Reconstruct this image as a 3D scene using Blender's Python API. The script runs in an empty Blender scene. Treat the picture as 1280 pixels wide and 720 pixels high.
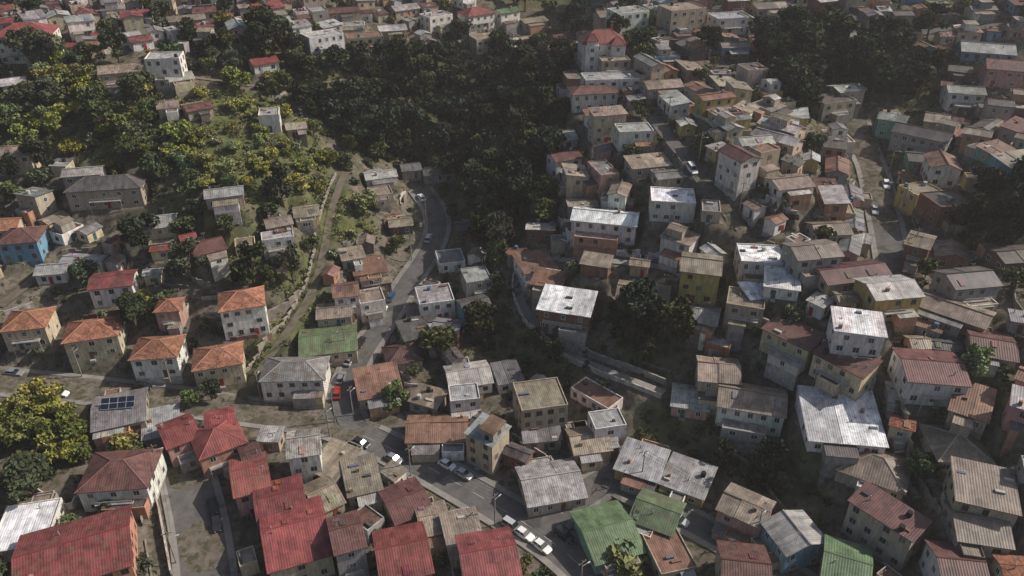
import bpy, math, random
import numpy as np
random.seed(7); np.random.seed(7)
R=random.Random(11)
F=985.0; P=math.radians(32); CZ=120.0
cp,sp=math.cos(P),math.sin(P)
def ray(u,v):
    a=(u-640)/F; b=(360-v)/F
    return a, cp+b*sp, -sp+b*cp
def atz(u,v,z):
    a,b,c=ray(u,v); t=(z-CZ)/c
    return a*t,b*t
# ---------------- terrain -----------------
CP=[(0,720,2),(260,720,-1),(640,720,0),(1000,720,3),(1280,720,12),(450,540,0),(0,475,6),(150,490,4),(300,510,1.5),(680,660,0),(770,590,2),(860,650,1),
(450,440,3),(500,360,7),(545,300,10),(540,250,13),(510,205,17),(600,120,25),(700,60,36),(300,420,8),(200,400,11),(60,360,14),(400,300,17),(400,380,9),(420,220,24),
(300,250,29),(250,170,37),(120,130,42),(30,190,34),(60,280,22),(0,320,19),(180,300,20),(20,80,48),(0,0,56),(200,60,50),(340,130,38),(420,60,46),(400,0,53),(600,0,51),(560,50,41),
(760,270,25),(660,200,25),(640,330,13),(575,310,10),(700,430,8),(760,465,8),(830,490,8),(640,420,5),(600,450,3),(700,385,14),(835,350,20),(880,330,24),(930,320,26),(840,240,32),
(980,350,27),(1070,400,26),(1000,430,20),(940,480,12),(1050,530,14),(1100,560,13),(950,570,5),(860,560,3),(900,640,1),(1130,480,20),(1165,450,22),(1240,560,18),(1200,620,12),
(1100,660,6),(1280,640,18),(1280,500,24),(1210,400,26),(1280,400,28),(780,160,38),(730,110,40),(860,120,44),(900,180,42),(1000,180,39),(950,260,35),(1045,250,30),(1050,320,28.5),
(1105,320,27.5),(1100,240,29.5),(1085,190,32),(1170,240,32),(1230,240,36),(1280,200,42),(1200,330,26),(1150,150,36),(1060,110,42),(1000,60,48),(1200,60,50),(1280,30,56),(1000,0,58),
(800,0,56),(760,60,47),(850,50,50),(1130,20,56),(120,560,1),(240,600,0),(0,600,2)]
pts=[(*atz(u,v,z),z) for u,v,z in CP]
pts+=[(x,y,z) for x,y,z in [(-300,100,20),(300,100,30),(-300,250,50),(300,250,50),(-300,420,70),(0,420,66),(300,420,72),(0,520,74),(0,0,-10),(-200,0,-4),(200,0,0),(-1500,1500,110),(0,1800,110),(1500,1500,110),(-1800,0,40),(1800,0,40),(0,-1800,-20),(-1400,-1400,-20),(1400,-1400,-20)]]
pts=np.array(pts)
def K(ax,ay,bx,by): return -np.sqrt((ax[:,None]-bx[None])**2+(ay[:,None]-by[None])**2+9.0)
n=len(pts); A=np.zeros((n+1,n+1)); A[:n,:n]=K(pts[:,0],pts[:,1],pts[:,0],pts[:,1])-np.eye(n)*1.5; A[:n,n]=1;A[n,:n]=1
W_=np.linalg.solve(A,np.append(pts[:,2],0))
def rbf(x,y):
    o=np.zeros(len(x))
    for i in range(0,len(x),20000):
        o[i:i+20000]=K(x[i:i+20000],y[i:i+20000],pts[:,0],pts[:,1])@W_[:n]+W_[n]
    return o
ST=1.0; X0,X1,Y0,Y1=-258.,258.,54.,426.
ext=[6*1.45**i for i in range(1,18)]; ext=np.cumsum(ext); ext=ext[ext<9000]
cx=np.arange(X0,X1+.1,ST); cy=np.arange(Y0,Y1+.1,ST)
xs=np.concatenate([X0-ext[::-1],cx,X1+ext]); ys=np.concatenate([Y0-ext[::-1],cy,Y1+ext])
ne=len(ext)
GX,GY=np.meshgrid(xs,ys)
HH=rbf(GX.ravel(),GY.ravel()).reshape(GX.shape)
for k in range(8):
    c=HH[ne:-ne,ne:-ne]; HH[ne:-ne,ne:-ne]=(c+HH[ne-1:-ne-1,ne:-ne]+HH[ne+1:-ne+1,ne:-ne]+HH[ne:-ne,ne-1:-ne-1]+HH[ne:-ne,ne+1:-ne+1])/5
HH+=.25*np.sin(GX*.31+GY*.17)*np.sin(GY*.27-GX*.11)+.12*np.sin(GX*.9+1)*np.sin(GY*.8)
Hc=HH[ne:-ne,ne:-ne].copy()
def hv(x,y):
    fx=np.clip((x-X0)/ST,0,Hc.shape[1]-1.001); fy=np.clip((y-Y0)/ST,0,Hc.shape[0]-1.001)
    i=fx.astype(int); j=fy.astype(int); a=fx-i; b=fy-j
    return Hc[j,i]*(1-a)*(1-b)+Hc[j,i+1]*a*(1-b)+Hc[j+1,i]*(1-a)*b+Hc[j+1,i+1]*a*b
def h(x,y): return float(hv(np.array([x]),np.array([y]))[0])
TT=np.arange(70,520,.4)
def hit(u,v,dz=0.0):
    a,b,c=ray(u,v); x=a*TT;y=b*TT;z=CZ+c*TT
    d=z-(hv(x,y)+dz); k=np.argmax(d<0) if (d<0).any() else len(d)-1
    if k==0: return x[0],y[0],z[0]
    f=d[k-1]/(d[k-1]-d[k]+1e-9); t=TT[k-1]+.4*f
    return a*t,b*t,CZ+c*t
# ---------------- roads -------------------
ROADS=[("asphalt_road",7.5,[(-60,470),(0,476),(80,484),(150,492),(290,512),(400,524),(450,543)],1,1),
("asphalt_road",5.6,[(450,543),(432,515),(430,485),(452,440),(480,402),(505,360),(530,325),(548,292),(545,262),(525,235)],1,0),
("asphalt_road",7.0,[(400,520),(450,543),(530,580),(600,620),(680,668),(735,715),(790,770)],1,1),
("asphalt_road",6.0,[(670,664),(710,632),(752,603),(775,590)],1,0),
("asphalt_road",5.0,[(760,598),(860,650),(960,703),(1010,735)],1,0),
("asphalt_road",8.5,[(225,560),(238,610),(250,660),(262,760)],1,0),
("asphalt_road",6.5,[(1070,150),(1086,200),(1098,240),(1108,280),(1118,335)],1,0),
("asphalt_road",4.0,[(815,145),(835,172),(862,205),(890,240),(915,272),(940,302)],0,0),
("dirt_path",2.2,[(432,215),(414,262),(406,310),(394,360),(370,400),(330,455),(300,492)],0,0),
("concrete_path",2.4,[(700,318),(650,340),(646,365),(662,402),(700,435),(760,466),(830,492)],0,0),
("concrete_path",2.4,[(700,322),(760,326),(840,330),(870,360)],0,0),
("asphalt_road",6,[(1120,45),(1180,38),(1260,30)],0,0),
("dirt_path",3.0,[(0,385),(30,360),(45,345)],0,0),
("dirt_path",2.0,[(190,90),(260,100),(330,112),(400,105),(430,100)],0,0)]
def smooth(p,it=2):
    p=np.array(p,float)
    for _ in range(it):
        q=[p[0]]
        for a,b in zip(p[:-1],p[1:]): q+= [a*.75+b*.25,a*.25+b*.75]
        q.append(p[-1]); p=np.array(q)
    return p
def resample(p,s):
    d=np.r_[0,np.cumsum(np.hypot(*np.diff(p[:,:2],axis=0).T))]; m=max(2,int(d[-1]/s)+1)
    t=np.linspace(0,d[-1],m); return np.stack([np.interp(t,d,p[:,k]) for k in range(p.shape[1])],1)
RD=[]
for nm,w,pp,sw,mk in ROADS:
    q=resample(smooth([hit(u,v)[:2] for u,v in pp]),1.5)
    z=hv(q[:,0],q[:,1]); kz=np.ones(9)/9
    z=np.convolve(np.pad(z,4,mode='edge'),kz,'valid')
    RD.append([nm,w,np.column_stack([q,z]),sw,mk])
for i,r in enumerate(RD):
    for e in (0,-1):
        for j,s in enumerate(RD):
            if j<i:
                d=np.hypot(s[2][:,0]-r[2][e,0],s[2][:,1]-r[2][e,1]); k=d.argmin()
                if d[k]<s[1]/2+1:
                    dz=s[2][k,2]-r[2][e,2]; L=len(r[2]); w=np.clip(1-np.abs(np.arange(L)-(0 if e==0 else L-1))/10,0,1); r[2][:,2]+=dz*w
best=np.full(Hc.shape,1e9); tgt=Hc.copy()
CX,CY=np.meshgrid(cx,cy)
for nm,w,q,sw,mk in RD:
    ww=w/2+(1.6 if sw else .3)
    for x,y,z in q:
        i0=int((x-X0)/ST);j0=int((y-Y0)/ST); r=int((ww+6)/ST)+1
        sl=(slice(max(0,j0-r),max(0,j0+r+1)),slice(max(0,i0-r),max(0,i0+r+1)))
        if CX[sl].size==0: continue
        d=np.maximum(np.hypot(CX[sl]-x,CY[sl]-y)-ww,0)
        m=d<best[sl]; best[sl]=np.where(m,d,best[sl]); tgt[sl]=np.where(m,z-.14,tgt[sl])
wt=np.clip(1-(best-1.0)/4,0,1); Hc=Hc*(1-wt)+tgt*wt
ROADPTS=np.concatenate([np.column_stack([q[:,:2],np.full(len(q),w/2+(1.4 if sw else 0))]) for nm,w,q,sw,mk in RD])
ROADTAN=np.concatenate([np.arctan2(np.gradient(q[:,1]),np.gradient(q[:,0])) for nm,w,q,sw,mk in RD])
def roaddist(x,y):
    return float((np.hypot(ROADPTS[:,0]-x,ROADPTS[:,1]-y)-ROADPTS[:,2]).min())
# --------------- materials ----------------
def nodes(name):
    m=bpy.data.materials.new(name); m.use_nodes=True; nt=m.node_tree
    b=nt.nodes['Principled BSDF']; return m,nt,b
def N(nt,t,**k):
    n=nt.nodes.new(t)
    for a,v in k.items():
        if a in n.inputs.keys(): n.inputs[a].default_value=v
        else: setattr(n,a,v)
    return n
def ramp(nt,fac,a,b,ca,cb):
    r=nt.nodes.new('ShaderNodeMapRange'); r.inputs[1].default_value=a; r.inputs[2].default_value=b; r.inputs[3].default_value=ca; r.inputs[4].default_value=cb
    nt.links.new(fac,r.inputs[0]); return r.outputs[0]
def math2(nt,op,a,b):
    m=nt.nodes.new('ShaderNodeMath'); m.operation=op
    for i,s in enumerate((a,b)):
        if isinstance(s,(int,float)): m.inputs[i].default_value=s
        else: nt.links.new(s,m.inputs[i])
    return m.outputs[0]
def mul(nt,col,fac):
    m=nt.nodes.new('ShaderNodeVectorMath'); m.operation='SCALE'; nt.links.new(col,m.inputs[0]); nt.links.new(fac,m.inputs['Scale']); return m.outputs[0]
def mixc(nt,f,a,b):
    m=nt.nodes.new('ShaderNodeMix'); m.data_type='RGBA'; nt.links.new(f,m.inputs[0])
    for s,i in ((a,6),(b,7)):
        if isinstance(s,tuple): m.inputs[i].default_value=(*s,1)
        else: nt.links.new(s,m.inputs[i])
    return m.outputs[2]
def noise(nt,vec,scale,detail=4,rough=.6):
    n=N(nt,'ShaderNodeTexNoise'); n.inputs['Scale'].default_value=scale; n.inputs['Detail'].default_value=min(detail,4); n.inputs['Roughness'].default_value=rough
    if vec is not None: nt.links.new(vec,n.inputs['Vector'])
    return n.outputs[0]
def mapping(nt,vec,s):
    m=N(nt,'ShaderNodeMapping'); m.inputs['Scale'].default_value=s; nt.links.new(vec,m.inputs[0]); return m.outputs[0]
def attr(nt,n='Col'):
    a=nt.nodes.new('ShaderNodeAttribute'); a.attribute_name=n; return a.outputs['Color']
def geo(nt): return nt.nodes.new('ShaderNodeNewGeometry').outputs['Position']
def m_wall():
    m,nt,b=nodes('stucco_wall'); p=geo(nt)
    n1=noise(nt,mapping(nt,p,(1,1,.25)),1.3,4); f=ramp(nt,n1,.3,.7,.65,1.08)
    c=mul(nt,attr(nt),f)
    n2=noise(nt,mapping(nt,p,(2.2,2.2,.5)),.9,4,.7); c=mixc(nt,ramp(nt,n2,.5,.72,0,.65),c,(.13,.11,.09))
    nt.links.new(c,b.inputs['Base Color']); b.inputs['Roughness'].default_value=.9; return m
def m_roof():
    m,nt,b=nodes('corrugated_roof'); uv=nt.nodes.new('ShaderNodeUVMap').outputs[0]; p=geo(nt)
    sep=N(nt,'ShaderNodeSeparateXYZ'); nt.links.new(uv,sep.inputs[0])
    fl=N(nt,'ShaderNodeVectorMath',operation='FLOOR'); nt.links.new(mapping(nt,uv,(1.15,.38,1)),fl.inputs[0])
    ob=nt.nodes.new('ShaderNodeObjectInfo')
    ad=N(nt,'ShaderNodeVectorMath',operation='ADD'); nt.links.new(fl.outputs[0],ad.inputs[0]); nt.links.new(ob.outputs['Location'],ad.inputs[1])
    wn=N(nt,'ShaderNodeTexWhiteNoise'); nt.links.new(ad.outputs[0],wn.inputs[0])
    f=ramp(nt,wn.outputs[0],0,1,.76,1.14)
    c=mul(nt,attr(nt),f)
    st=N(nt,'ShaderNodeMath',operation='SINE'); nt.links.new(math2(nt,'MULTIPLY',sep.outputs[0],2*math.pi/.45),st.inputs[0])
    c=mul(nt,c,ramp(nt,st.outputs[0],-1,1,.85,1.06))
    n1=noise(nt,p,.35,4,.7); c=mul(nt,c,ramp(nt,n1,.32,.68,.55,1.25))
    n3=noise(nt,mapping(nt,uv,(3.0,.35,1)),1.0,3,.7); c=mul(nt,c,ramp(nt,n3,.3,.7,.78,1.12))
    n2=noise(nt,p,.8,4,.75); rr=math2(nt,'ADD',n2,ramp(nt,ob.outputs['Random'],0,1,-.08,.08))
    c=mixc(nt,ramp(nt,rr,.54,.66,0,.65),c,(.14,.085,.06))
    nt.links.new(c,b.inputs['Base Color']); b.inputs['Roughness'].default_value=.55; b.inputs['Specular IOR Level'].default_value=.35
    bp=N(nt,'ShaderNodeBump'); bp.inputs['Strength'].default_value=.3; bp.inputs['Distance'].default_value=.04; nt.links.new(st.outputs[0],bp.inputs['Height']); nt.links.new(bp.outputs[0],b.inputs['Normal'])
    return m
def m_tile():
    m,nt,b=nodes('clay_tile_roof'); uv=nt.nodes.new('ShaderNodeUVMap').outputs[0]; p=geo(nt)
    fl=N(nt,'ShaderNodeVectorMath',operation='FLOOR'); nt.links.new(mapping(nt,uv,(3.2,2.6,1)),fl.inputs[0])
    wn=N(nt,'ShaderNodeTexWhiteNoise'); nt.links.new(fl.outputs[0],wn.inputs[0])
    c=mul(nt,attr(nt),ramp(nt,wn.outputs[0],0,1,.6,1.3))
    c=mul(nt,c,ramp(nt,noise(nt,p,.6,4),.3,.7,.6,1.2))
    c=mixc(nt,ramp(nt,noise(nt,p,1.3,4,.7),.52,.7,0,.55),c,(.11,.085,.06))
    nt.links.new(c,b.inputs['Base Color']); b.inputs['Roughness'].default_value=.85; return m
def m_plain(name,rough=.7,nz=.25,sc=3,metal=0):
    m,nt,b=nodes(name); c=mul(nt,attr(nt),ramp(nt,noise(nt,geo(nt),sc,4),.3,.7,1-nz,1+nz*.5))
    nt.links.new(c,b.inputs['Base Color']); b.inputs['Roughness'].default_value=rough; b.inputs['Metallic'].default_value=metal; return m
def m_glass():
    m,nt,b=nodes('window_glass'); nt.links.new(attr(nt),b.inputs['Base Color']); b.inputs['Roughness'].default_value=.15; return m
MATS=[m_wall(),m_roof(),m_glass(),m_plain('painted_trim',.82,.2),m_tile(),m_plain('concrete',.9,.45,.8),m_plain('car_paint',.25,.03)]
WALL,ROOF,GLASS,TRIM,TILE,CONC,PAINT=range(7)
class MB:
    def __init__(s): s.v=[];s.f=[];s.m=[];s.c=[];s.uv=[]
    def face(s,p,mat,col,uv=None):
        k=len(s.v); s.v+=p; s.f.append(tuple(range(k,k+len(p)))); s.m.append(mat)
        s.c+=[(*col,1)]*len(p); s.uv+= uv if uv else [(0,0)]*len(p)
    def box(s,x0,x1,y0,y1,z0,z1,mat,col,top=None,tcol=None):
        a=[(x0,y0),(x1,y0),(x1,y1),(x0,y1)]; L=0
        for i in range(4):
            p,q=a[i],a[(i+1)%4]; d=abs(q[0]-p[0])+abs(q[1]-p[1])
            s.face([(*p,z0),(*q,z0),(*q,z1),(*p,z1)],mat,col,[(L,z0),(L+d,z0),(L+d,z1),(L,z1)]); L+=d
        s.face([(*p,z1) for p in a],mat if top is None else top,tcol or col,[(p[0],p[1]) for p in a])
        s.face([(*p,z0) for p in a[::-1]],mat,col)
    def cyl(s,x,y,z0,z1,r0,r1,mat,col,n=8):
        for i in range(n):
            a,b=2*math.pi*i/n,2*math.pi*(i+1)/n
            s.face([(x+r0*math.cos(a),y+r0*math.sin(a),z0),(x+r0*math.cos(b),y+r0*math.sin(b),z0),(x+r1*math.cos(b),y+r1*math.sin(b),z1),(x+r1*math.cos(a),y+r1*math.sin(a),z1)],mat,col)
        s.face([(x+r1*math.cos(2*math.pi*i/n),y+r1*math.sin(2*math.pi*i/n),z1) for i in range(n)],mat,col)
    def mesh(s,name,mats=None):
        me=bpy.data.meshes.new(name); me.from_pydata(s.v,[],s.f)
        for m in (mats or MATS): me.materials.append(m)
        me.polygons.foreach_set('material_index',s.m)
        ca=me.color_attributes.new('Col','FLOAT_COLOR','CORNER'); ca.data.foreach_set('color',np.array(s.c,dtype=np.float32).ravel())
        u=me.uv_layers.new(name='UVMap'); u.data.foreach_set('uv',np.array(s.uv,dtype=np.float32).ravel()); return me
    def obj(s,name,loc=(0,0,0),rz=0,mats=None):
        o=bpy.data.objects.new(name,s.mesh(name,mats)); o.location=loc; o.rotation_euler[2]=rz
        bpy.context.scene.collection.objects.link(o); return o
RC=dict(r=(.225,.062,.056),t=(.28,.13,.085),m=(.13,.06,.052),g=(.20,.195,.19),l=(.36,.35,.33),w=(.74,.74,.73),b=(.26,.215,.165),u=(.22,.125,.085),k=(.10,.09,.085),n=(.115,.165,.085))
WC=dict(w=(.70,.67,.61),c=(.56,.47,.32),y=(.46,.35,.14),p=(.47,.28,.24),b=(.17,.31,.42),g=(.33,.31,.29),o=(.22,.12,.085),e=(.42,.355,.27),s=(.47,.26,.17),n=(.18,.32,.26),k=(.15,.12,.1))
def jit(c,a=.1):
    k=1+R.uniform(-a,a); return tuple(min(.85,max(.01,x*k*(1+R.uniform(-.05,.05)))) for x in c)
def slab(mb,p,eaves,mat,col,uv,t=.14):
    mb.face(p,mat,col,uv); mb.face([(x,y,z-t) for x,y,z in p[::-1]],TRIM,(.2,.17,.14))
    for i in eaves:
        a,b=p[i],p[(i+1)%len(p)]; mb.face([(a[0],a[1],a[2]-t),(b[0],b[1],b[2]-t),b,a],TRIM,tuple(x*.8 for x in col))
def facade(mb,o,d,n,L,z0,H,fl,frame,rg):
    fh=H/fl
    for k in range(fl):
        m=int((L-1.0)/R.choice([2.2,2.6,3.0]));
        if m<1: continue
        ww=R.uniform(.8,1.25); wh=R.uniform(.95,1.25); sp_=L/m
        for i in range(m):
            if R.random()<rg: continue
            u=(i+.5)*sp_-ww/2; zb=z0+k*fh+.95
            if zb+wh>z0+(k+1)*fh-.15: wh=max(.5,fh-1.2)
            def q(u0,u1,a,b,off,mat,col):
                mb.face([(o[0]+d[0]*u0+n[0]*off,o[1]+d[1]*u0+n[1]*off,a),(o[0]+d[0]*u1+n[0]*off,o[1]+d[1]*u1+n[1]*off,a),(o[0]+d[0]*u1+n[0]*off,o[1]+d[1]*u1+n[1]*off,b),(o[0]+d[0]*u0+n[0]*off,o[1]+d[1]*u0+n[1]*off,b)],mat,col)
            q(u-.1,u+ww+.1,zb-.1,zb+wh+.1,.05,TRIM,frame)
            for uu in (u-.1,u+ww+.1):
                mb.face([(o[0]+d[0]*uu,o[1]+d[1]*uu,zb-.1),(o[0]+d[0]*uu+n[0]*.05,o[1]+d[1]*uu+n[1]*.05,zb-.1),(o[0]+d[0]*uu+n[0]*.05,o[1]+d[1]*uu+n[1]*.05,zb+wh+.1),(o[0]+d[0]*uu,o[1]+d[1]*uu,zb+wh+.1)],TRIM,frame)
            g=R.choice([(.02,.025,.03),(.03,.035,.04),(.05,.05,.05),(.13,.12,.11)])
            q(u,u+ww/2-.03,zb,zb+wh,.056,GLASS,g); q(u+ww/2+.03,u+ww,zb,zb+wh,.056,GLASS,g)
def segs(x0,x1,rough):
    if not rough or x1-x0<4.5 or R.random()<.4: return [(x0,x1,0,1)]
    k=R.choice([2,2,3]); c=[x0]+sorted(x0+(x1-x0)*(i+R.uniform(-.25,.25))/k for i in range(1,k))+[x1]
    return [(a,b,R.choice([0,.07,.13])+.004*i,R.uniform(.65,1.35)) for i,(a,b) in enumerate(zip(c[:-1],c[1:]))]
def part(mb,cx_,cy_,L,W,z0,H,roof,rc,wc,found,fl=1,frame=(.6,.6,.57),win=.18,pitch=None,tile=False,oh=.4,rough=False):
    x0,x1,y0,y1=cx_-L/2,cx_+L/2,cy_-W/2,cy_+W/2; zt=z0+H; mat=TILE if tile else ROOF
    zb=z0-found
    cs=[((x0,y0),(1,0),(0,-1),L),((x1,y0),(0,1),(1,0),W),((x1,y1),(-1,0),(0,1),L),((x0,y1),(0,-1),(-1,0),W)]
    for o,d,nn,l in cs:
        e=(o[0]+d[0]*l,o[1]+d[1]*l)
        mb.face([(*o,z0-.02),(*e,z0-.02),(*e,zt),(*o,zt)],WALL,wc)
        mb.face([(*o,zb),(*e,zb),(*e,z0-.02),(*o,z0-.02)],CONC,tuple(x*.55+.05 for x in wc))
        if win<1: facade(mb,o,d,nn,l,z0,H,fl,frame,win)
    if roof=='g':
        s=math.tan(math.radians(pitch or 17)); ri=W/2*s; ex=oh
        for sg in (-1,1):
            ye=cy_+sg*(W/2+oh); ze=zt-oh*s+.14; zr=zt+ri+.14; sl=math.hypot(W/2+oh,zr-ze)
            for xa,xb,dz,ti in segs(x0-ex,x1+ex,rough):
                p=[(xa,ye,ze+dz),(xb,ye,ze+dz),(xb,cy_,zr+dz),(xa,cy_,zr+dz)]; uv=[(xa,sl),(xb,sl),(xb,0),(xa,0)]
                if sg>0: p=[p[1],p[0],p[3],p[2]]; uv=[uv[1],uv[0],uv[3],uv[2]]
                slab(mb,p,(0,1,3),mat,tuple(min(.8,q*ti) for q in rc),uv)
        mb.face([(x0,y0,zt),(x0,cy_,zt+ri),(x0,y1,zt)],WALL,wc); mb.face([(x1,y0,zt),(x1,y1,zt),(x1,cy_,zt+ri)],WALL,wc)
        mb.box(x0-ex,x1+ex,cy_-.14,cy_+.14,zr-.05,zr+(.17 if rough else .04),TRIM,tuple(x*.85 for x in rc))
    elif roof=='h':
        s=math.tan(math.radians(pitch or 24)); o=oh; rl=max(L/2-W/2,.25); zr=zt+(W/2+o)*s+.14; ze=zt-.0+.14-.06; 
        A_=(x0-o,y0-o,ze);B_=(x1+o,y0-o,ze);C_=(x1+o,y1+o,ze);D_=(x0-o,y1+o,ze);E_=(cx_-rl,cy_,zr);F_=(cx_+rl,cy_,zr); sl=(W/2+o)/math.cos(math.radians(pitch or 24))
        slab(mb,[A_,B_,F_,E_],(0,),mat,rc,[(0,sl),(L,sl),(L/2+rl,0),(L/2-rl,0)]); slab(mb,[C_,D_,E_,F_],(0,),mat,rc,[(0,sl),(L,sl),(L/2+rl,0),(L/2-rl,0)])
        slab(mb,[B_,C_,F_],(0,),mat,rc,[(0,sl),(W,sl),(W/2,0)]); slab(mb,[D_,A_,E_],(0,),mat,rc,[(0,sl),(W,sl),(W/2,0)])
        hc=tuple(min(.6,x*1.25+.02) for x in rc)
        for a,b in ((A_,E_),(B_,F_),(C_,F_),(D_,E_),(E_,F_)):
            dx,dy=b[0]-a[0],b[1]-a[1]; l=math.hypot(dx,dy) or 1; nx,ny=-dy/l*.14,dx/l*.14
            mb.face([(a[0]-nx,a[1]-ny,a[2]+.01),(b[0]-nx,b[1]-ny,b[2]+.01),(b[0],b[1],b[2]+.12),(a[0],a[1],a[2]+.12)],TRIM,hc)
            mb.face([(a[0],a[1],a[2]+.12),(b[0],b[1],b[2]+.12),(b[0]+nx,b[1]+ny,b[2]+.01),(a[0]+nx,a[1]+ny,a[2]+.01)],TRIM,hc)
    elif roof=='s':
        s=math.tan(math.radians(pitch or 7)); ri=W*s; o=oh
        ze=zt-o*s+.14; zr=zt+ri+o*s+.14
        for xa,xb,dz,ti in segs(x0-o,x1+o,rough):
            slab(mb,[(xa,y0-o,ze+dz),(xb,y0-o,ze+dz),(xb,y1+o,zr+dz),(xa,y1+o,zr+dz)],(0,1,2,3),mat,tuple(min(.8,q*ti) for q in rc),[(xa,W),(xb,W),(xb,0),(xa,0)])
        mb.face([(x0,y0,zt),(x0,y1,zt+ri),(x0,y1,zt)],WALL,wc); mb.face([(x1,y0,zt),(x1,y1,zt),(x1,y1,zt+ri)],WALL,wc)
        mb.face([(x0,y1,zt),(x0,y1,zt+ri),(x1,y1,zt+ri),(x1,y1,zt)],WALL,wc)
    else:
        t=.16; pz=zt+.3
        mb.face([(x0+t,y0+t,zt),(x1-t,y0+t,zt),(x1-t,y1-t,zt),(x0+t,y1-t,zt)],ROOF,rc,[(0,0),(L,0),(L,W),(0,W)])
        for a in ((x0,x1,y0,y0+t),(x0,x1,y1-t,y1),(x0,x0+t,y0+t,y1-t),(x1-t,x1,y0+t,y1-t)): mb.box(*a,zt,pz,CONC,tuple(min(.7,x*1.02) for x in wc))
def clutter(mb,L,W,z0,H,roof,rc,pt):
    zt=z0+H
    def rz(x,y):
        if roof=='f': return zt
        if roof=='s': return zt+(y+W/2)*math.tan(math.radians(pt))+.14
        s=math.tan(math.radians(pt)); return zt+(W/2-abs(y))*s+.1
    for _ in range(R.choice([1,2,3,5])):
        x=R.uniform(-.42,.42)*L; y=R.uniform(-.4,.4)*W; z=rz(x,y); k=R.random()
        if roof=='h' and abs(x)>L/2-W/2: continue
        if k<.3: mb.cyl(x,y,z-.3,z+R.uniform(.5,1.1),.1,.1,CONC,(.3,.3,.3)); 
        elif k<.38: mb.box(x-.3,x+.3,y-.3,y+.3,z-.5,z+.9,CONC,(.3,.2,.15))
        elif k<.48 and roof in 'fs': mb.cyl(x,y,z,z+1.0,.5,.5,TRIM,R.choice([(.03,.03,.035),(.1,.15,.2),(.4,.4,.37)]),10)
        elif k<.56:
            mb.cyl(x,y,z-.2,z+2.2,.03,.03,TRIM,(.3,.3,.3),5); mb.box(x-.6,x+.6,y-.02,y+.02,z+2.0,z+2.04,TRIM,(.35,.35,.35)); mb.box(x-.4,x+.4,y-.02,y+.02,z+1.7,z+1.74,TRIM,(.35,.35,.35))
        elif roof in 'fs': 
            a=R.uniform(.3,1.0); mb.box(x-a,x+a,y-.3,y+.3,z-.15,z+R.uniform(.12,.5),TRIM,R.choice([(.2,.12,.08),(.4,.38,.35),(.08,.08,.08),(.13,.14,.18)]))
        elif roof=='g' and abs(y)>.8:
            s=math.tan(math.radians(pt)); y1=min(W/2,abs(y)+1.0); y0=abs(y)-.7; sg=1 if y>0 else -1; c=tuple(q*R.uniform(.6,1.5) for q in rc)
            p=[(x-.6,sg*y0,zt+(W/2-y0)*s+.32),(x+.6,sg*y0,zt+(W/2-y0)*s+.32),(x+.6,sg*y1,zt+(W/2-y1)*s+.32),(x-.6,sg*y1,zt+(W/2-y1)*s+.32)]; mb.face(p,ROOF,tuple(min(.8,q) for q in c),[(x,0),(x+1.2,0),(x+1.2,1.7),(x,1.7)])
RECT=[];PADS=[]
def corners(r,g=0):
    x,y,a,L,W=r[:5]; c,s=math.cos(a),math.sin(a); return [(x+c*i*(L/2+g)-s*j*(W/2+g),y+s*i*(L/2+g)+c*j*(W/2+g)) for i,j in ((1,1),(-1,1),(-1,-1),(1,-1))]
def overlap(a,b,g=0):
    if math.hypot(a[0]-b[0],a[1]-b[1])>(math.hypot(a[3],a[4])+math.hypot(b[3],b[4]))/2: return False
    A1,B1=corners(a,g),corners(b)
    for t in (a[2],a[2]+math.pi/2,b[2],b[2]+math.pi/2):
        c,s=math.cos(t),math.sin(t); pa=[p[0]*c+p[1]*s for p in A1]; pb=[p[0]*c+p[1]*s for p in B1]
        if max(pa)<min(pb) or max(pb)<min(pa): return False
    return True
RN=dict(r='red_roof',t='tile_roof',m='maroon_roof',g='grey_roof',l='tin_roof',w='white_roof',b='brown_roof',u='rusty_roof',k='dark_roof',n='green_roof')
WN=dict(w='white',c='cream',y='yellow',p='pink',b='blue',g='grey',o='brick',e='beige',s='salmon',n='green',k='timber')
FH=2.65
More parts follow.
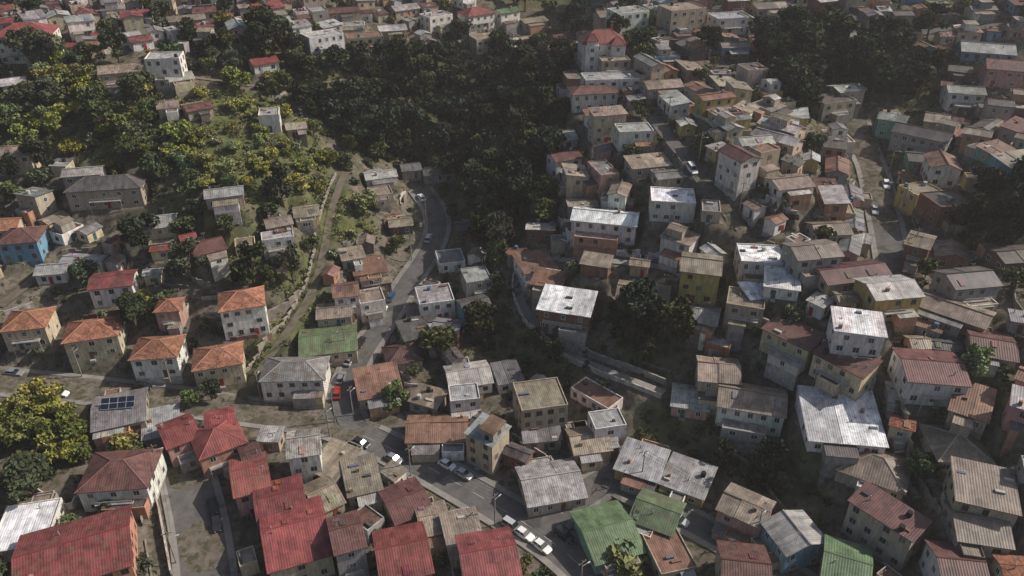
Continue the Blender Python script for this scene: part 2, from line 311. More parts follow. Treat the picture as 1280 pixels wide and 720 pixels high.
def make_house(x,y,yaw,L,W,fl,roof,rk,wk,manual=False,ext=True):
    r=(x,y,yaw,L,W); cs=[h(*p) for p in corners(r)]; zc=h(x,y); z0=zc
    found=min(z0-min(cs)+1.5,7.0); H=fl*FH+(.2 if roof!='f' else .1)+(0 if manual else R.uniform(-.2,.5))
    mb=MB(); rc=jit(RC[rk],.15); wc=jit(WC[wk],.1); frame=R.choice([(.6,.6,.57),(.6,.6,.57),(.25,.15,.1),(.35,.33,.3)])
    tile=rk=='t'; pt={'g':R.uniform(13,22),'h':24,'s':R.uniform(4,10),'f':0}[roof]
    part(mb,0,0,L,W,z0,H,roof,rc,wc,found,fl,frame,tile=tile,pitch=pt,rough=(rk in 'gbuklw' and not tile))
    if ext and R.random()<.75:
        for _ in range(R.choice([1,1,2,3])):
            l2=R.uniform(.3,.7)*L; w2=R.uniform(1.8,3.0); xx=R.uniform(-.5,.5)*(L-l2); sd=R.choice([-1,1]); h2=min(H-.5,R.choice([2.2,2.35]))
            rf='s' if (sd<0 and R.random()<.6) else 'f'
            part(mb,xx,sd*(W/2+w2/2+.01),l2,w2,z0,h2-(.2 if rf=='s' else 0),rf,jit(RC[R.choice('glbuklb')]),jit(WC[R.choice('wgeegcks')]),found,1,frame,win=.5,oh=.15)
    if not manual and L>6.5 and R.random()<.25:
        l2,w2=L*R.uniform(.4,.6),W*R.uniform(.6,.8); part(mb,R.uniform(-.2,.2)*L,0,l2,w2,z0+H,2.3,R.choice('sg'),jit(RC[R.choice('glbu')]),jit(WC[R.choice('wgees')]),0,1,frame,win=.3,oh=.2)
    clutter(mb,L,W,z0,H,roof,rc,pt)
    dx=R.uniform(-.3,.3)*L; mb.box(dx-.45,dx+.45,-W/2-.07,-W/2,z0,z0+2.05,TRIM,R.choice([(.15,.07,.04),(.3,.3,.28),(.05,.12,.1),(.3,.05,.04)])); mb.box(dx-.6,dx+.6,-W/2-.7,-W/2-.071,z0-.6,z0+.0,CONC,(.3,.28,.26))
    if fl>1 and R.random()<.4:
        bl=L*R.uniform(.4,.8); zz=z0+2.6; mb.box(-bl/2,bl/2,-W/2-1.2,-W/2-.02,zz-.15,zz,CONC,(.35,.33,.3))
        mb.box(-bl/2,bl/2,-W/2-1.2,-W/2-1.15,zz+.85,zz+.92,TRIM,(.5,.5,.48)); 
        k=-bl/2
        while k<bl/2: mb.box(k,k+.05,-W/2-1.19,-W/2-1.15,zz,zz+.85,TRIM,(.5,.5,.48)); k+=.35
        for k in (-bl/2,bl/2-.12): mb.box(k,k+.12,-W/2-1.18,-W/2-1.06,z0-found,zz-.15,TRIM,(.4,.38,.35))
    RECT.append(r); PADS.append((*r,z0)); nm=(RN[rk] if manual and rk in 'rtmn' else WN[wk])+'_house'
    return mb.obj(nm,(x,y,0),yaw),mb,z0,H
SPEC="""5 398 62 392 9 2 h t c;80 412 150 402 9 2 h t c;166 432 226 428 9 2 h t w;240 446 303 436 9 2 h t c;272 374 330 365 9 3 h t w;195 378 226 376 6 2 h t p;328 458 408 456 9 2 h g w;374 424 446 416 12 1 g n c
112 348 168 342 8 2 g r w;45 333 85 330 6 1 g l w;78 320 128 322 6 1 g l w;0 292 52 288 9 2 h m b;-20 278 25 274 8 1 g t c;152 278 220 270 8 2 g l c;85 228 180 222 9 2 h k e;78 212 128 208 6 2 g l g;0 185 42 183 8 2 g b c
238 308 278 298 8 1 g m w;325 296 368 290 5 2 f l w;330 276 364 270 6 1 g b c;366 262 398 258 7 1 g b c;292 304 320 300 5 1 f b c
-5 38 68 34 12 3 h r w;160 47 188 43 7 1 g r w;122 85 172 80 8 2 g b e;182 70 228 68 8 3 f l w;0 100 32 96 8 1 g l w;195 128 223 125 7 1 g b e;229 132 262 126 7 1 g m e;322 140 350 138 7 2 f l w;356 155 382 152 6 1 g b e;312 75 345 70 7 1 g r w;380 45 425 38 8 2 f l w;432 45 478 42 8 2 f u e;150 15 190 12 8 1 g r w;80 22 115 18 8 2 g l w;240 10 270 8 8 1 g m e;335 25 362 22 8 1 g l w;205 95 240 90 7 1 g l e
530 20 560 15 8 2 f l w;578 15 612 10 9 2 h r w;620 12 645 8 7 2 g n w;650 24 680 20 8 1 g b e;590 47 622 43 8 2 f b c;575 97 620 92 8 1 g g b;670 66 703 62 7 2 h r w;765 14 805 10 9 3 f l w;830 10 875 6 10 3 f b e
728 96 800 93 8 2 f l w;712 110 770 107 8 2 h m w;805 103 850 100 8 1 g b e;890 20 930 18 9 2 f l w;940 5 990 2 9 1 g b e
455 217 495 212 6 1 g l w;460 240 490 236 7 1 f b e;500 207 525 204 6 1 g g e;528 212 568 208 6 1 g k g;577 188 605 184 6 1 g k k;485 275 515 272 6 1 g b k;425 320 455 315 6 1 s b e;440 336 482 330 8 1 s u e;415 360 448 356 7 2 g u w;453 350 488 345 7 1 s b k;446 372 480 366 7 2 f b w;395 386 440 382 7 1 g b e
545 322 580 318 8 1 f g w;520 370 566 364 9 2 f l w;578 345 612 340 8 2 f l g;575 380 610 372 7 2 g k b;570 280 600 277 6 1 g k k;508 396 540 392 7 1 s k g;500 416 535 408 8 1 s k g;480 442 525 434 8 1 h m g;445 484 500 474 10 1 s u e
558 468 612 460 9 1 g l w;618 470 650 464 7 1 s g w;560 492 600 488 6 2 f l w;645 496 705 488 10 3 f b e;508 532 585 530 9 1 g u s;652 540 700 536 7 1 s g e;712 548 760 542 8 1 g b e;738 526 780 520 6 2 f l w;652 604 725 592 11 1 g l e
775 568 830 585 9 1 s l y;832 586 888 606 9 1 s l y;905 615 962 640 8 2 g b p;978 640 1012 682 9 2 g l b;1030 690 1090 708 10 2 g n g;728 668 790 652 13 1 g n n;795 625 850 645 9 1 g n n;812 692 860 682 10 1 f u e;900 705 962 712 12 2 g m e
470 692 535 678 12 2 g r g;575 698 645 686 12 2 g r w;482 630 530 612 10 1 g m c;556 674 602 664 10 1 s b e;522 648 560 640 8 1 g b e;430 600 474 590 10 1 s b e;400 570 436 585 9 1 s b g;385 622 420 606 9 1 g b e
318 628 380 612 11 2 g r e;328 672 408 650 15 2 g r e;412 666 452 655 9 3 g m g;288 594 335 582 11 2 g r p;200 542 243 526 9 2 g r p;243 552 298 532 10 2 h r s;255 522 292 514 6 2 g r w;358 552 400 546 8 3 g l w;300 568 325 560 7 2 g m e;115 514 183 500 12 1 g g e;178 534 225 524 9 1 s l g;105 586 193 580 11 2 h m w;20 704 165 662 15 2 g r s;-5 662 70 650 12 1 f w w
676 374 742 384 9 2 s w o;648 332 690 324 9 1 s u w;666 346 706 352 7 1 s u o;772 356 838 364 8 2 g b e;852 322 903 328 9 3 g b y;908 368 958 376 8 2 f b e;862 385 900 392 8 1 g l e;716 262 798 270 8 2 g w w;812 242 870 245 9 2 f w w;876 256 902 258 7 1 f g e;922 315 980 318 9 2 f w w;955 346 1000 352 8 1 s w w;930 366 960 362 6 1 s w w
1040 400 1105 408 8 3 s w w;962 402 1022 430 7 2 s m c;1026 432 1090 464 7 2 s m c;872 455 925 460 9 2 g b e;898 486 983 500 9 2 g b w;840 488 888 495 8 1 g l p;1002 520 1098 528 14 1 s w w;1052 562 1138 592 10 1 h b e;1126 450 1204 456 11 2 g m w
988 310 1045 305 8 2 g b g;1024 340 1105 330 8 1 g m e;1082 357 1142 352 9 2 g l y;1150 366 1240 396 8 1 g b s;1182 345 1240 340 8 2 g k g;1162 250 1208 246 9 2 f k o;1120 155 1190 170 8 2 g k g;1200 55 1268 60 10 1 g l b;1232 76 1280 80 10 2 g m r
1162 548 1232 552 10 1 h b e;1190 600 1270 618 10 2 s b e;1190 494 1240 510 10 1 s u e;1190 645 1260 655 9 1 g b e;1170 700 1230 706 10 2 g m w;1212 420 1270 430 10 1 g m e;1134 238 1168 232 7 2 f b y;1100 140 1136 146 7 2 g g n;1020 125 1062 120 8 2 f k e;1042 108 1075 104 7 2 g l e
1136 292 1168 300 8 2 g b o;1015 282 1060 280 7 1 g b e;965 225 1010 220 8 1 g b w;945 160 1000 175 6 1 g l e;785 205 835 200 7 1 s b e;770 160 815 158 7 2 f l w;735 145 775 140 7 1 g b w"""
for d_ in SPEC.replace('\n',';').split(';'):
    a=d_.split(); u1,v1,u2,v2,W=map(float,a[:5]); fl=int(a[5]); roof,rk,wk=a[6:9]
    if wk not in WC: wk='p'
    um,vm=(u1+u2)/2,(v1+v2)/2; Hh=fl*FH+(1.2 if roof in 'gh' else .3)
    x,y,z=hit(um,vm,Hh); p,q=atz(u1,v1,z),atz(u2,v2,z)
    yaw=math.atan2(q[1]-p[1],q[0]-p[0]); L=math.hypot(q[0]-p[0],q[1]-p[1])
    if roof=='h': L=max(L,W)*1.0
    if L>W*3.5: W=max(W,L/3.5)
    make_house(x,y,yaw,L-.6,W-.5,fl,roof,rk,wk,True,ext=(wk not in 'cw' or rk!='t'))
NM=len(RECT); MAN=np.array(RECT)
# victorian mansion
x,y,z=hit(752,52,8); mb=MB(); z0=h(x,y); rr=RC['r']; PADS.append((x,y,.1,15,14,z0))
part(mb,0,0,14,9,z0,8.5,'h',rr,WC['w'],5,3,pitch=34)
part(mb,-4.2,-5.2,4.2,2.6,z0,8.2,'f',rr,WC['w'],5,3); part(mb,4,-5.6,4.2,3.2,z0,8.5,'h',rr,WC['w'],5,3,pitch=48); part(mb,-4.2,-5.2,3.2,2.0,z0+8.2,1.6,'h',rr,WC['w'],0,1,pitch=55,win=1)
mb.box(3,3.8,1,1.8,z0+9,z0+14,CONC,(.3,.15,.1)); mb.obj('victorian_mansion',(x,y,0),.1); RECT.append((x,y,.1,15,14))
# ---------- zones (plan polygons) ----------
def poly(pp): return np.array([hit(u,v)[:2] for u,v in pp])
def inpoly(px,py,pg):
    r=np.zeros(np.shape(px),bool); j=len(pg)-1
    for i in range(len(pg)):
        xi,yi=pg[i];xj,yj=pg[j]
        c=((yi>py)!=(yj>py))&(px<(xj-xi)*(py-yi)/(yj-yi+1e-12)+xi); r^=c; j=i
    return r
# polygon, tree density, kinds, tint
VEG=[([(385,120),(450,95),(560,75),(640,70),(700,95),(705,150),(690,230),(700,285),(640,310),(600,335),(590,290),(575,230),(520,195),(450,200),(425,180)],.027,'dddddms',.72),
([(190,140),(270,110),(330,120),(400,175),(420,215),(400,255),(330,265),(280,255),(215,215)],.03,'myysss',1.9),
([(0,90),(60,80),(120,100),(190,120),(190,200),(120,200),(40,180),(0,165)],.03,'mydyss',1.6),
([(190,225),(280,262),(385,320),(395,360),(350,370),(270,340),(190,262)],.022,'dsssm',1.3),
([(270,60),(450,60),(560,55),(545,85),(430,100),(350,115)],.024,'dmms',1.0),
([(765,370),(860,390),(875,430),(830,480),(765,458)],.022,'ddms',.8),
([(800,500),(880,530),(980,570),(1030,590),(1040,640),(960,618),(890,580),(800,552)],.022,'dsss',.8),
([(585,380),(640,385),(690,440),(745,475),(720,500),(650,475),(590,440),(575,405)],.022,'dsss',.85),
([(940,70),(1000,50),(1120,65),(1190,100),(1170,145),(1080,130),(1000,155),(950,115)],.026,'ddd',.8),
([(1170,262),(1290,225),(1290,340),(1210,318)],.026,'ddd',.8),
([(-30,500),(100,505),(112,570),(60,592),(-30,575)],.02,'yy',1.2),
([(418,235),(450,250),(475,290),(440,312),(412,300)],.03,'mss',1.9),
([(1195,470),(1280,470),(1280,590),(1245,545)],.02,'mss',1.8),
([(560,60),(720,60),(720,95),(640,72),(560,78)],.02,'dd',.8),
([(290,405),(345,398),(372,388),(350,430),(300,470),(310,430)],.02,'s',1.3),
([(398,225),(436,225),(418,320),(402,385),(355,445),(305,498),(280,480),(345,405),(385,325)],.012,'ss',1.3)]
VEG=[(poly(a),b,c,d) for a,b,c,d in VEG]
def inveg(x,y): return any(inpoly(x,y,v[0]) for v in VEG)
ZN=[([(700,110),(800,95),(870,95),(940,105),(1000,155),(1080,190),(1095,330),(1000,440),(950,400),(850,330),(705,250)],1,'wwggeeecspy','lllgbbbukmgub'),
([(1000,300),(1280,400),(1280,740),(1020,740),(1040,600),(1000,480),(950,400)],.9,'egegogscpyb','bbugglkmut'),
([(800,0),(1280,0),(1280,240),(1120,240),(1090,180),(1180,140),(1180,100),(1000,60),(830,90)],.72,'eegowksbpyn','bbgkulmu'),
([(-20,0),(560,0),(540,60),(280,70),(-20,90)],.4,'weg','lbrgm'),
([(395,330),(440,300),(520,330),(480,400),(450,460),(390,400)],.9,'egwks','bulgk'),
([(480,400),(560,410),(600,460),(760,500),(800,560),(720,640),(540,570),(440,500)],.85,'egwos','bgulk'),
([(330,530),(430,555),(700,690),(720,740),(300,740)],.95,'gewc','bblmu'),
([(740,655),(860,660),(980,720),(960,740),(760,740)],.9,'eg','bgu'),
([(100,495),(290,520),(300,600),(190,575),(110,540)],.6,'ewp','blgr'),
([(-20,240),(80,200),(200,260),(340,280),(330,330),(200,360),(-20,350)],.3,'wce','glbr'),
([(560,0),(800,0),(720,85),(600,60)],.6,'wegs','bglm'),
([(540,300),(610,320),(610,400),(540,420),(520,380)],.8,'wge','lgkb'),
([(640,320),(700,240),(850,330),(950,400),(1000,480),(880,490),(860,390),(760,360),(700,420),(660,380)],.7,'ewogs','bulg'),
([(1110,150),(1280,200),(1280,330),(1120,330)],.6,'ekgosn','kbgu')]
R7=RD[6][2]
for pp,pr,ws,rs in ZN:
    pg=poly(pp); a,b=pg.min(0),pg.max(0); area=(b[0]-a[0])*(b[1]-a[1])
    for it in range(int(area/4)):
        x,y=R.uniform(a[0],b[0]),R.uniform(a[1],b[1])
        if not inpoly(x,y,pg) or inveg(x,y) or x<X0+15 or x>X1-15: continue
        if R.random()>pr: continue
        d=np.hypot(ROADPTS[:,0]-x,ROADPTS[:,1]-y); k=d.argmin()
        if d[k]<22: yaw=ROADTAN[k]
        else: yaw=MAN[np.hypot(MAN[:,0]-x,MAN[:,1]-y).argmin(),2]
        yaw+=R.uniform(-.16,.16)+(math.pi/2 if R.random()<.35 else 0)
        L,W=(R.uniform(6,11.5),R.uniform(4.5,7.5)) if it<area/8 else (R.uniform(3.5,6),R.uniform(3,4.5))
        d7=np.hypot(R7[:,0]-x,R7[:,1]-y).min()
        if roaddist(x,y)<min(L,W)/2+(.6 if d7<14 else 0): continue
        r=(x,y,yaw,L,W)
        if min(roaddist(*c) for c in corners(r))<(.5 if d7<16 else 0.2): continue
        if any(overlap(r,q,.3) for q in RECT): continue
        fl=R.choice([1,1,1,2,2,3]) if pr>=.85 else R.choice([1,1,2])
        if d7<13 or L<6: fl=1
        make_house(x,y,yaw,L,W,fl,R.choice('ssgggf'),R.choice(rs),R.choice(ws),ext=L>6)
# terraces cut under houses
acc=np.full(Hc.shape,1e9); T2=Hc.copy(); rd=np.maximum(best,0)
for x,y,a,L,W,z in PADS:
    i0,j0=int((x-X0)/ST),int((y-Y0)/ST); r=int((math.hypot(L,W)/2+4)/ST)
    sl=(slice(max(0,j0-r),max(0,j0+r+1)),slice(max(0,i0-r),max(0,i0+r+1)))
    if CX[sl].size==0: continue
    dx,dy=CX[sl]-x,CY[sl]-y; c,s=math.cos(a),math.sin(a)
    d=np.hypot(np.maximum(np.abs(dx*c+dy*s)-L/2,0),np.maximum(np.abs(-dx*s+dy*c)-W/2,0))
    m=d<acc[sl]; acc[sl]=np.where(m,d,acc[sl]); T2[sl]=np.where(m,z-.06,T2[sl])
wt=np.clip(1-(acc-.9)/1.4,0,1)*np.clip((rd-.6)/1.2,0,1); Hc=Hc*(1-wt)+T2*wt
HH[ne:-ne,ne:-ne]=Hc
# --------------- terrain mesh --------------
ny,nx=HH.shape
vg=np.zeros(GX.shape)
for pg,_,_,tn in VEG: vg=np.maximum(vg,inpoly(GX,GY,pg)*(1.0 if tn>1.5 else .8))
vg=np.maximum(vg,((GY>330)|(np.abs(GX)>215)).astype(float)*.7)
for _ in range(6):
    c=vg.copy(); vg[1:-1,1:-1]=(c[1:-1,1:-1]+c[:-2,1:-1]+c[2:,1:-1]+c[1:-1,:-2]+c[1:-1,2:])/5
idx=np.arange(ny*nx).reshape(ny,nx)
fc=np.stack([idx[:-1,:-1],idx[:-1,1:],idx[1:,1:],idx[1:,:-1]],-1).reshape(-1,4)
def npmesh(name,V,Fq,colv=None):
    me=bpy.data.meshes.new(name); me.vertices.add(len(V)); me.vertices.foreach_set('co',V.astype(np.float32).ravel())
    me.loops.add(Fq.size); me.loops.foreach_set('vertex_index',Fq.ravel().astype(np.int32)); me.polygons.add(len(Fq))
    me.polygons.foreach_set('loop_start',np.arange(0,Fq.size,Fq.shape[1],dtype=np.int32)); me.update(calc_edges=True)
    if colv is not None:
        ca=me.color_attributes.new('Col','FLOAT_COLOR','POINT'); ca.data.foreach_set('color',np.column_stack([colv,np.ones(len(V))]).astype(np.float32).ravel())
    return me
me=npmesh('terrain',np.stack([GX,GY,HH],-1).reshape(-1,3),fc,np.repeat(vg.reshape(-1,1),3,1))
me.polygons.foreach_set('use_smooth',[True]*len(me.polygons))
m,nt,b=nodes('hillside_ground'); p=geo(nt)
a1=mixc(nt,ramp(nt,noise(nt,p,.25,4,.7),.35,.65,0,1),(.085,.073,.057),(.18,.153,.125)); a1=mixc(nt,ramp(nt,noise(nt,p,.7,4,.7),.48,.6,0,.85),a1,(.055,.056,.03))
a2=mixc(nt,ramp(nt,noise(nt,p,.3,4,.7),.35,.65,0,1),(.04,.05,.02),(.13,.13,.055)); a2=mixc(nt,ramp(nt,noise(nt,p,.12,4),.58,.66,0,.5),a2,(.15,.125,.09))
nt.links.new(mixc(nt,attr(nt),a1,a2),b.inputs['Base Color']); b.inputs['Roughness'].default_value=1
me.materials.append(m); o=bpy.data.objects.new('terrain',me); bpy.context.scene.collection.objects.link(o)
# --------------- roads mesh ----------------
def m_road(name,c1,c2):
    m,nt,b=nodes(name); p=geo(nt); c=mixc(nt,ramp(nt,noise(nt,p,.35,4,.7),.3,.7,0,1),c1,c2); c=mixc(nt,ramp(nt,noise(nt,p,.13,3),.6,.63,0,.5),c,tuple(x*.6 for x in c1))
    nt.links.new(c,b.inputs['Base Color']); b.inputs['Roughness'].default_value=.85; return m
MR=dict(asphalt_road=m_road('asphalt',(.085,.08,.078),(.15,.14,.13)),dirt_path=m_road('dirt',(.12,.1,.075),(.18,.155,.12)),concrete_path=m_road('path_concrete',(.2,.185,.165),(.3,.28,.25)))
MK=m_road('worn_marking',(.22,.22,.21),(.4,.4,.38)); MP=m_road('pavement_concrete',(.17,.16,.145),(.27,.25,.23))
for ri,(nm,w,q,sw,mk) in enumerate(RD):
    t=np.gradient(q[:,:2],axis=0); t/=np.linalg.norm(t,axis=1)[:,None]+1e-9; nr=np.column_stack([-t[:,1],t[:,0]])
    def strip(a,b_,dz,name,mat,mask=None,thick=0):
        mb=MB()
        for i in range(len(q)-1):
            if mask is not None and not mask[i]: continue
            P4=[(*(q[i,:2]+nr[i]*a),q[i,2]+dz),(*(q[i+1,:2]+nr[i+1]*a),q[i+1,2]+dz),(*(q[i+1,:2]+nr[i+1]*b_),q[i+1,2]+dz),(*(q[i,:2]+nr[i]*b_),q[i,2]+dz)]
            if a>b_: P4=[P4[3],P4[2],P4[1],P4[0]]
            mb.face(P4,0,(1,1,1))
            if thick:
                for u,v in ((0,1),(1,2),(2,3),(3,0)): mb.face([P4[u],P4[v],(P4[v][0],P4[v][1],P4[v][2]-thick),(P4[u][0],P4[u][1],P4[u][2]-thick)],0,(1,1,1))
        if mb.f: mb.obj(name,mats=[mat])
    strip(-w/2,w/2,.012*ri,nm,MR[nm])
    if sw:
        for sg in (-1,1):
            mask=[]
            for i in range(len(q)):
                c=q[i,:2]+nr[i]*sg*(w/2+.6)
                mask.append(all(np.hypot(s[2][:,0]-c[0],s[2][:,1]-c[1]).min()>s[1]/2+.6 for j,s in enumerate(RD) if j!=ri))
            strip(sg*w/2,sg*(w/2+1.3),.14+.012*ri,'pavement',MP,mask,.4)
    if mk: strip(-.07,.07,.012*ri+.006,'lane_marking',MK,[i%4<2 for i in range(len(q))])
# -------------- walls ----------------------
def wallq(q,H,T,col,name,down=3):
    z=hv(q[:,0],q[:,1]); mb=MB()
    for i in range(len(q)-1):
        d=q[i+1]-q[i]; l=np.linalg.norm(d)+1e-6; n_=np.array([-d[1],d[0]])/l*T/2
        zz=max(z[i],z[i+1])+H; zb=min(z[i],z[i+1])-down; A=[q[i]-n_,q[i+1]-n_,q[i+1]+n_,q[i]+n_]
        for k in range(4):
            a,b_=A[k],A[(k+1)%4]; mb.face([(*a,zb),(*b_,zb),(*b_,zz),(*a,zz)],CONC,col)
        mb.face([(*a,zz) for a in A],CONC,tuple(x*1.15 for x in col))
    mb.obj(name)
def wall(pp,H,T,col,name,down=3): wallq(resample(np.array([hit(u,v)[:2] for u,v in pp]),2.0),H,T,col,name,down)
S=(.27,.24,.2)
wall([(420,218),(403,262),(394,310),(384,355),(362,395),(322,448),(292,485)],.8,.4,S,'stone_retaining_wall')
wall([(335,400),(365,385),(375,372)],2.5,.4,(.22,.19,.16),'stone_retaining_wall')
wall([(255,395),(300,418),(340,412)],1.2,.4,(.3,.26,.2),'stone_retaining_wall')
wall([(642,345),(640,368),(656,405),(696,440),(756,472),(826,498)],1.2,.35,(.38,.35,.31),'concrete_retaining_wall')
wall([(655,338),(658,362),(674,396),(706,426),(764,456),(832,482)],1.6,.35,(.3,.27,.23),'concrete_retaining_wall')
wall([(700,312),(760,318),(840,322)],1.2,.3,(.5,.48,.45),'concrete_retaining_wall')
wall([(704,296),(716,312),(770,320),(800,318)],1.4,.25,(.65,.63,.6),'white_garden_wall')
wall([(1125,500),(1135,560),(1160,630),(1190,690)],1.2,.35,S,'stone_retaining_wall')
wall([(950,410),(1000,445),(1090,490)],3.0,.4,(.33,.29,.25),'concrete_retaining_wall')
wall([(600,530),(700,590),(760,570)],1.8,.25,(.35,.3,.25),'boundary_wall')
wall([(20,600),(90,640),(110,600)],1.5,.25,(.5,.45,.4),'boundary_wall')
wall([(900,170),(960,180),(1000,190)],1.5,.3,(.35,.3,.25),'boundary_wall')
wall([(185,590),(200,640),(215,720)],1.6,.25,(.4,.35,.3),'boundary_wall')
def clear(x,y): return roaddist(x,y)>.8
cnt=0
while cnt<240: # contour-following garden / retaining walls
    x,y=R.uniform(-170,190),R.uniform(95,320)
    if not clear(x,y) or inveg(x,y): continue
    path=[(x,y)]; sg=R.choice([-1,1])
    for _ in range(R.randint(4,9)):
        gx=h(x+1.5,y)-h(x-1.5,y); gy=h(x,y+1.5)-h(x,y-1.5); g=math.hypot(gx,gy)+1e-6
        x+=-gy/g*2*sg; y+=gx/g*2*sg
        if not clear(x,y) or (len(path)>1 and math.hypot(x-path[-2][0],y-path[-2][1])<2.8): break
        path.append((x,y))
    cnt+=1
    if len(path)>3: wallq(resample(smooth(path,1),1.5),R.uniform(.3,1.5),.25,jit(R.choice([(.3,.27,.23),(.22,.19,.16),(.42,.39,.35),(.2,.12,.09)]),.2),'garden_wall',2)
# staircase
q=resample(np.array([hit(u,v)[:2] for u,v in [(1112,478),(1114,520),(1124,560),(1148,625)]]),.5); mb=MB()
for i in range(len(q)-1):
    d=q[i+1]-q[i]; l=np.linalg.norm(d); n_=np.array([-d[1],d[0]])/l; z=h(*q[i])+.3
    A=[q[i]-n_,q[i+1]-n_,q[i+1]+n_,q[i]+n_]
    for k in range(4): mb.face([(*A[k],z-1.5),(*A[(k+1)%4],z-1.5),(*A[(k+1)%4],z),(*A[k],z)],CONC,(.3,.28,.25))
    mb.face([(*a,z) for a in A],CONC,(.42,.4,.36))
mb.obj('concrete_staircase')
# solar panels
x,y,z=hit(148,506,4.6); mb=MB()
for i in range(4):
    for j in range(2):
        X=(i-1.5)*1.75; Y=(j-.5)*1.15; mb.face([(X-.82,Y-.52,Y*.6-.3),(X+.82,Y-.52,Y*.6-.3),(X+.82,Y+.52,Y*.6+.32),(X-.82,Y+.52,Y*.6+.32)],GLASS,(.01,.015,.03))
        mb.face([(X-.86,Y-.56,Y*.6-.33),(X-.86,Y+.56,Y*.6+.28),(X+.86,Y+.56,Y*.6+.28),(X+.86,Y-.56,Y*.6-.33)],TRIM,(.5,.5,.5))
mb.obj('solar_panel_array',(x,y,z+.6),.15)
# -------------- vehicles -------------------
def car(col,van=False):
    mb=MB(); st=[(-2.1,.72,.38,.72),(-1.95,.84,.26,.86),(-1.2,.87,.22,.95),(.7,.87,.22,.95),(1.3,.86,.22,.88),(1.9,.82,.26,.74),(2.12,.68,.38,.6)]
    for a,b_ in zip(st[:-1],st[1:]):
        for sg in (-1,1): mb.face([(a[0],sg*a[1],a[2]),(b_[0],sg*b_[1],b_[2]),(b_[0],sg*b_[1]*.97,b_[3]),(a[0],sg*a[1]*.97,a[3])],PAINT,col)
        mb.face([(a[0],-a[1]*.97,a[3]),(b_[0],-b_[1]*.97,b_[3]),(b_[0],b_[1]*.97,b_[3]),(a[0],a[1]*.97,a[3])],PAINT,col)
        mb.face([(a[0],-a[1],a[2]),(b_[0],-b_[1],b_[2]),(b_[0],b_[1],b_[2]),(a[0],a[1],a[2])],TRIM,(.02,.02,.02))
    for s_ in (st[0],st[-1]):
        mb.face([(s_[0],-s_[1],s_[2]),(s_[0],s_[1],s_[2]),(s_[0],s_[1],s_[3]),(s_[0],-s_[1],s_[3])],PAINT,col)
        e=.02 if s_[0]>0 else -.02
        for sg in (-1,1): mb.box(s_[0]+e-.03,s_[0]+e+.01,min(sg*.4,sg*.62),max(sg*.4,sg*.62),.48,.6,TRIM,(.7,.7,.65) if e>0 else (.3,.02,.02))
    b0,b1,t0,t1,zt=(-2.0,1.1,-1.85,.5,1.75) if van else (-1.75,1.0,-1.2,.3,1.42)
    B=[(b0,-.8,.94),(b1,-.8,.9),(b1,.8,.9),(b0,.8,.94)]; T=[(t0,-.62,zt),(t1,-.62,zt),(t1,.62,zt),(t0,.62,zt)]
    for k in range(4): mb.face([B[k],B[(k+1)%4],T[(k+1)%4],T[k]],GLASS,(.015,.018,.02))
    mb.face(T,PAINT,col)
    for sg in (-1,1):
        for xb,xt in ((b0,t0),(-.35,-.35),(b1,t1)):
            mb.face([(xb-.06,sg*.81,.93),(xb+.06,sg*.81,.93),(xt+.06,sg*.635,zt),(xt-.06,sg*.635,zt)],PAINT,col)
        for xw in (-1.3,1.3):
            n_=12
            for i in range(n_):
                a,b_=2*math.pi*i/n_,2*math.pi*(i+1)/n_; y0,y1=sg*.68,sg*.89
                mb.face([(xw+.31*math.cos(a),y0,.31+.31*math.sin(a)),(xw+.31*math.cos(b_),y0,.31+.31*math.sin(b_)),(xw+.31*math.cos(b_),y1,.31+.31*math.sin(b_)),(xw+.31*math.cos(a),y1,.31+.31*math.sin(a))],TRIM,(.02,.02,.02))
            mb.face([(xw+.31*math.cos(2*math.pi*i/n_),y1,.31+.31*math.sin(2*math.pi*i/n_)) for i in range(n_)],TRIM,(.03,.03,.03))
            mb.face([(xw+.18*math.cos(2*math.pi*i/n_),sg*.897,.31+.18*math.sin(2*math.pi*i/n_)) for i in range(n_)],TRIM,(.35,.35,.35))
    return mb
cc=dict(w=(.7,.7,.69),g=(.2,.2,.21),k=(.02,.02,.022),r=(.3,.03,.025),s=(.4,.41,.42),b=(.05,.08,.15))
for u,v,c in [(553,583,'w'),(577,598,'s'),(416,494,'r'),(662,657,'w'),(646,650,'s'),(78,489,'w'),(30,456,'g'),(176,484,'k'),(276,655,'k'),(268,634,'k'),(424,470,'g'),(442,452,'s'),(484,393,'w'),(518,250,'w'),(655,703,'w'),(742,712,'w'),(706,668,'k'),(452,432,'k'),(494,372,'b'),(538,300,'s'),(1098,228,'w'),(1104,262,'s'),(868,212,'w'),(840,655,'s'),(460,545,'k'),(930,688,'r'),(240,560,'w'),(500,566,'g'),(720,622,'s'),(1200,38,'w')]:
    x,y,_=hit(u,v,.7); d=[(np.hypot(q[:,0]-x,q[:,1]-y).min(),i) for i,(a,w,q,s1,s2) in enumerate(RD)]; dd,i=min(d); q=RD[i][2]; w=RD[i][1]
    k=int(np.hypot(q[:,0]-x,q[:,1]-y).argmin()); k=min(max(k,1),len(q)-2); t=q[k+1,:2]-q[k-1,:2]; t/=np.linalg.norm(t); n_=np.array([-t[1],t[0]])
    s_=1 if np.dot(np.array([x,y])-q[k,:2],n_)>0 else -1; pos=q[k,:2]+n_*s_*(w/2-1.05); sl=math.atan2(q[k+1,2]-q[k-1,2],np.linalg.norm(q[k+1,:2]-q[k-1,:2]))
    o=car(cc[c],R.random()<.3).obj('parked_car',(pos[0],pos[1],q[k,2]+.012*i+.01),math.atan2(t[1],t[0])); o.rotation_euler[1]=-sl
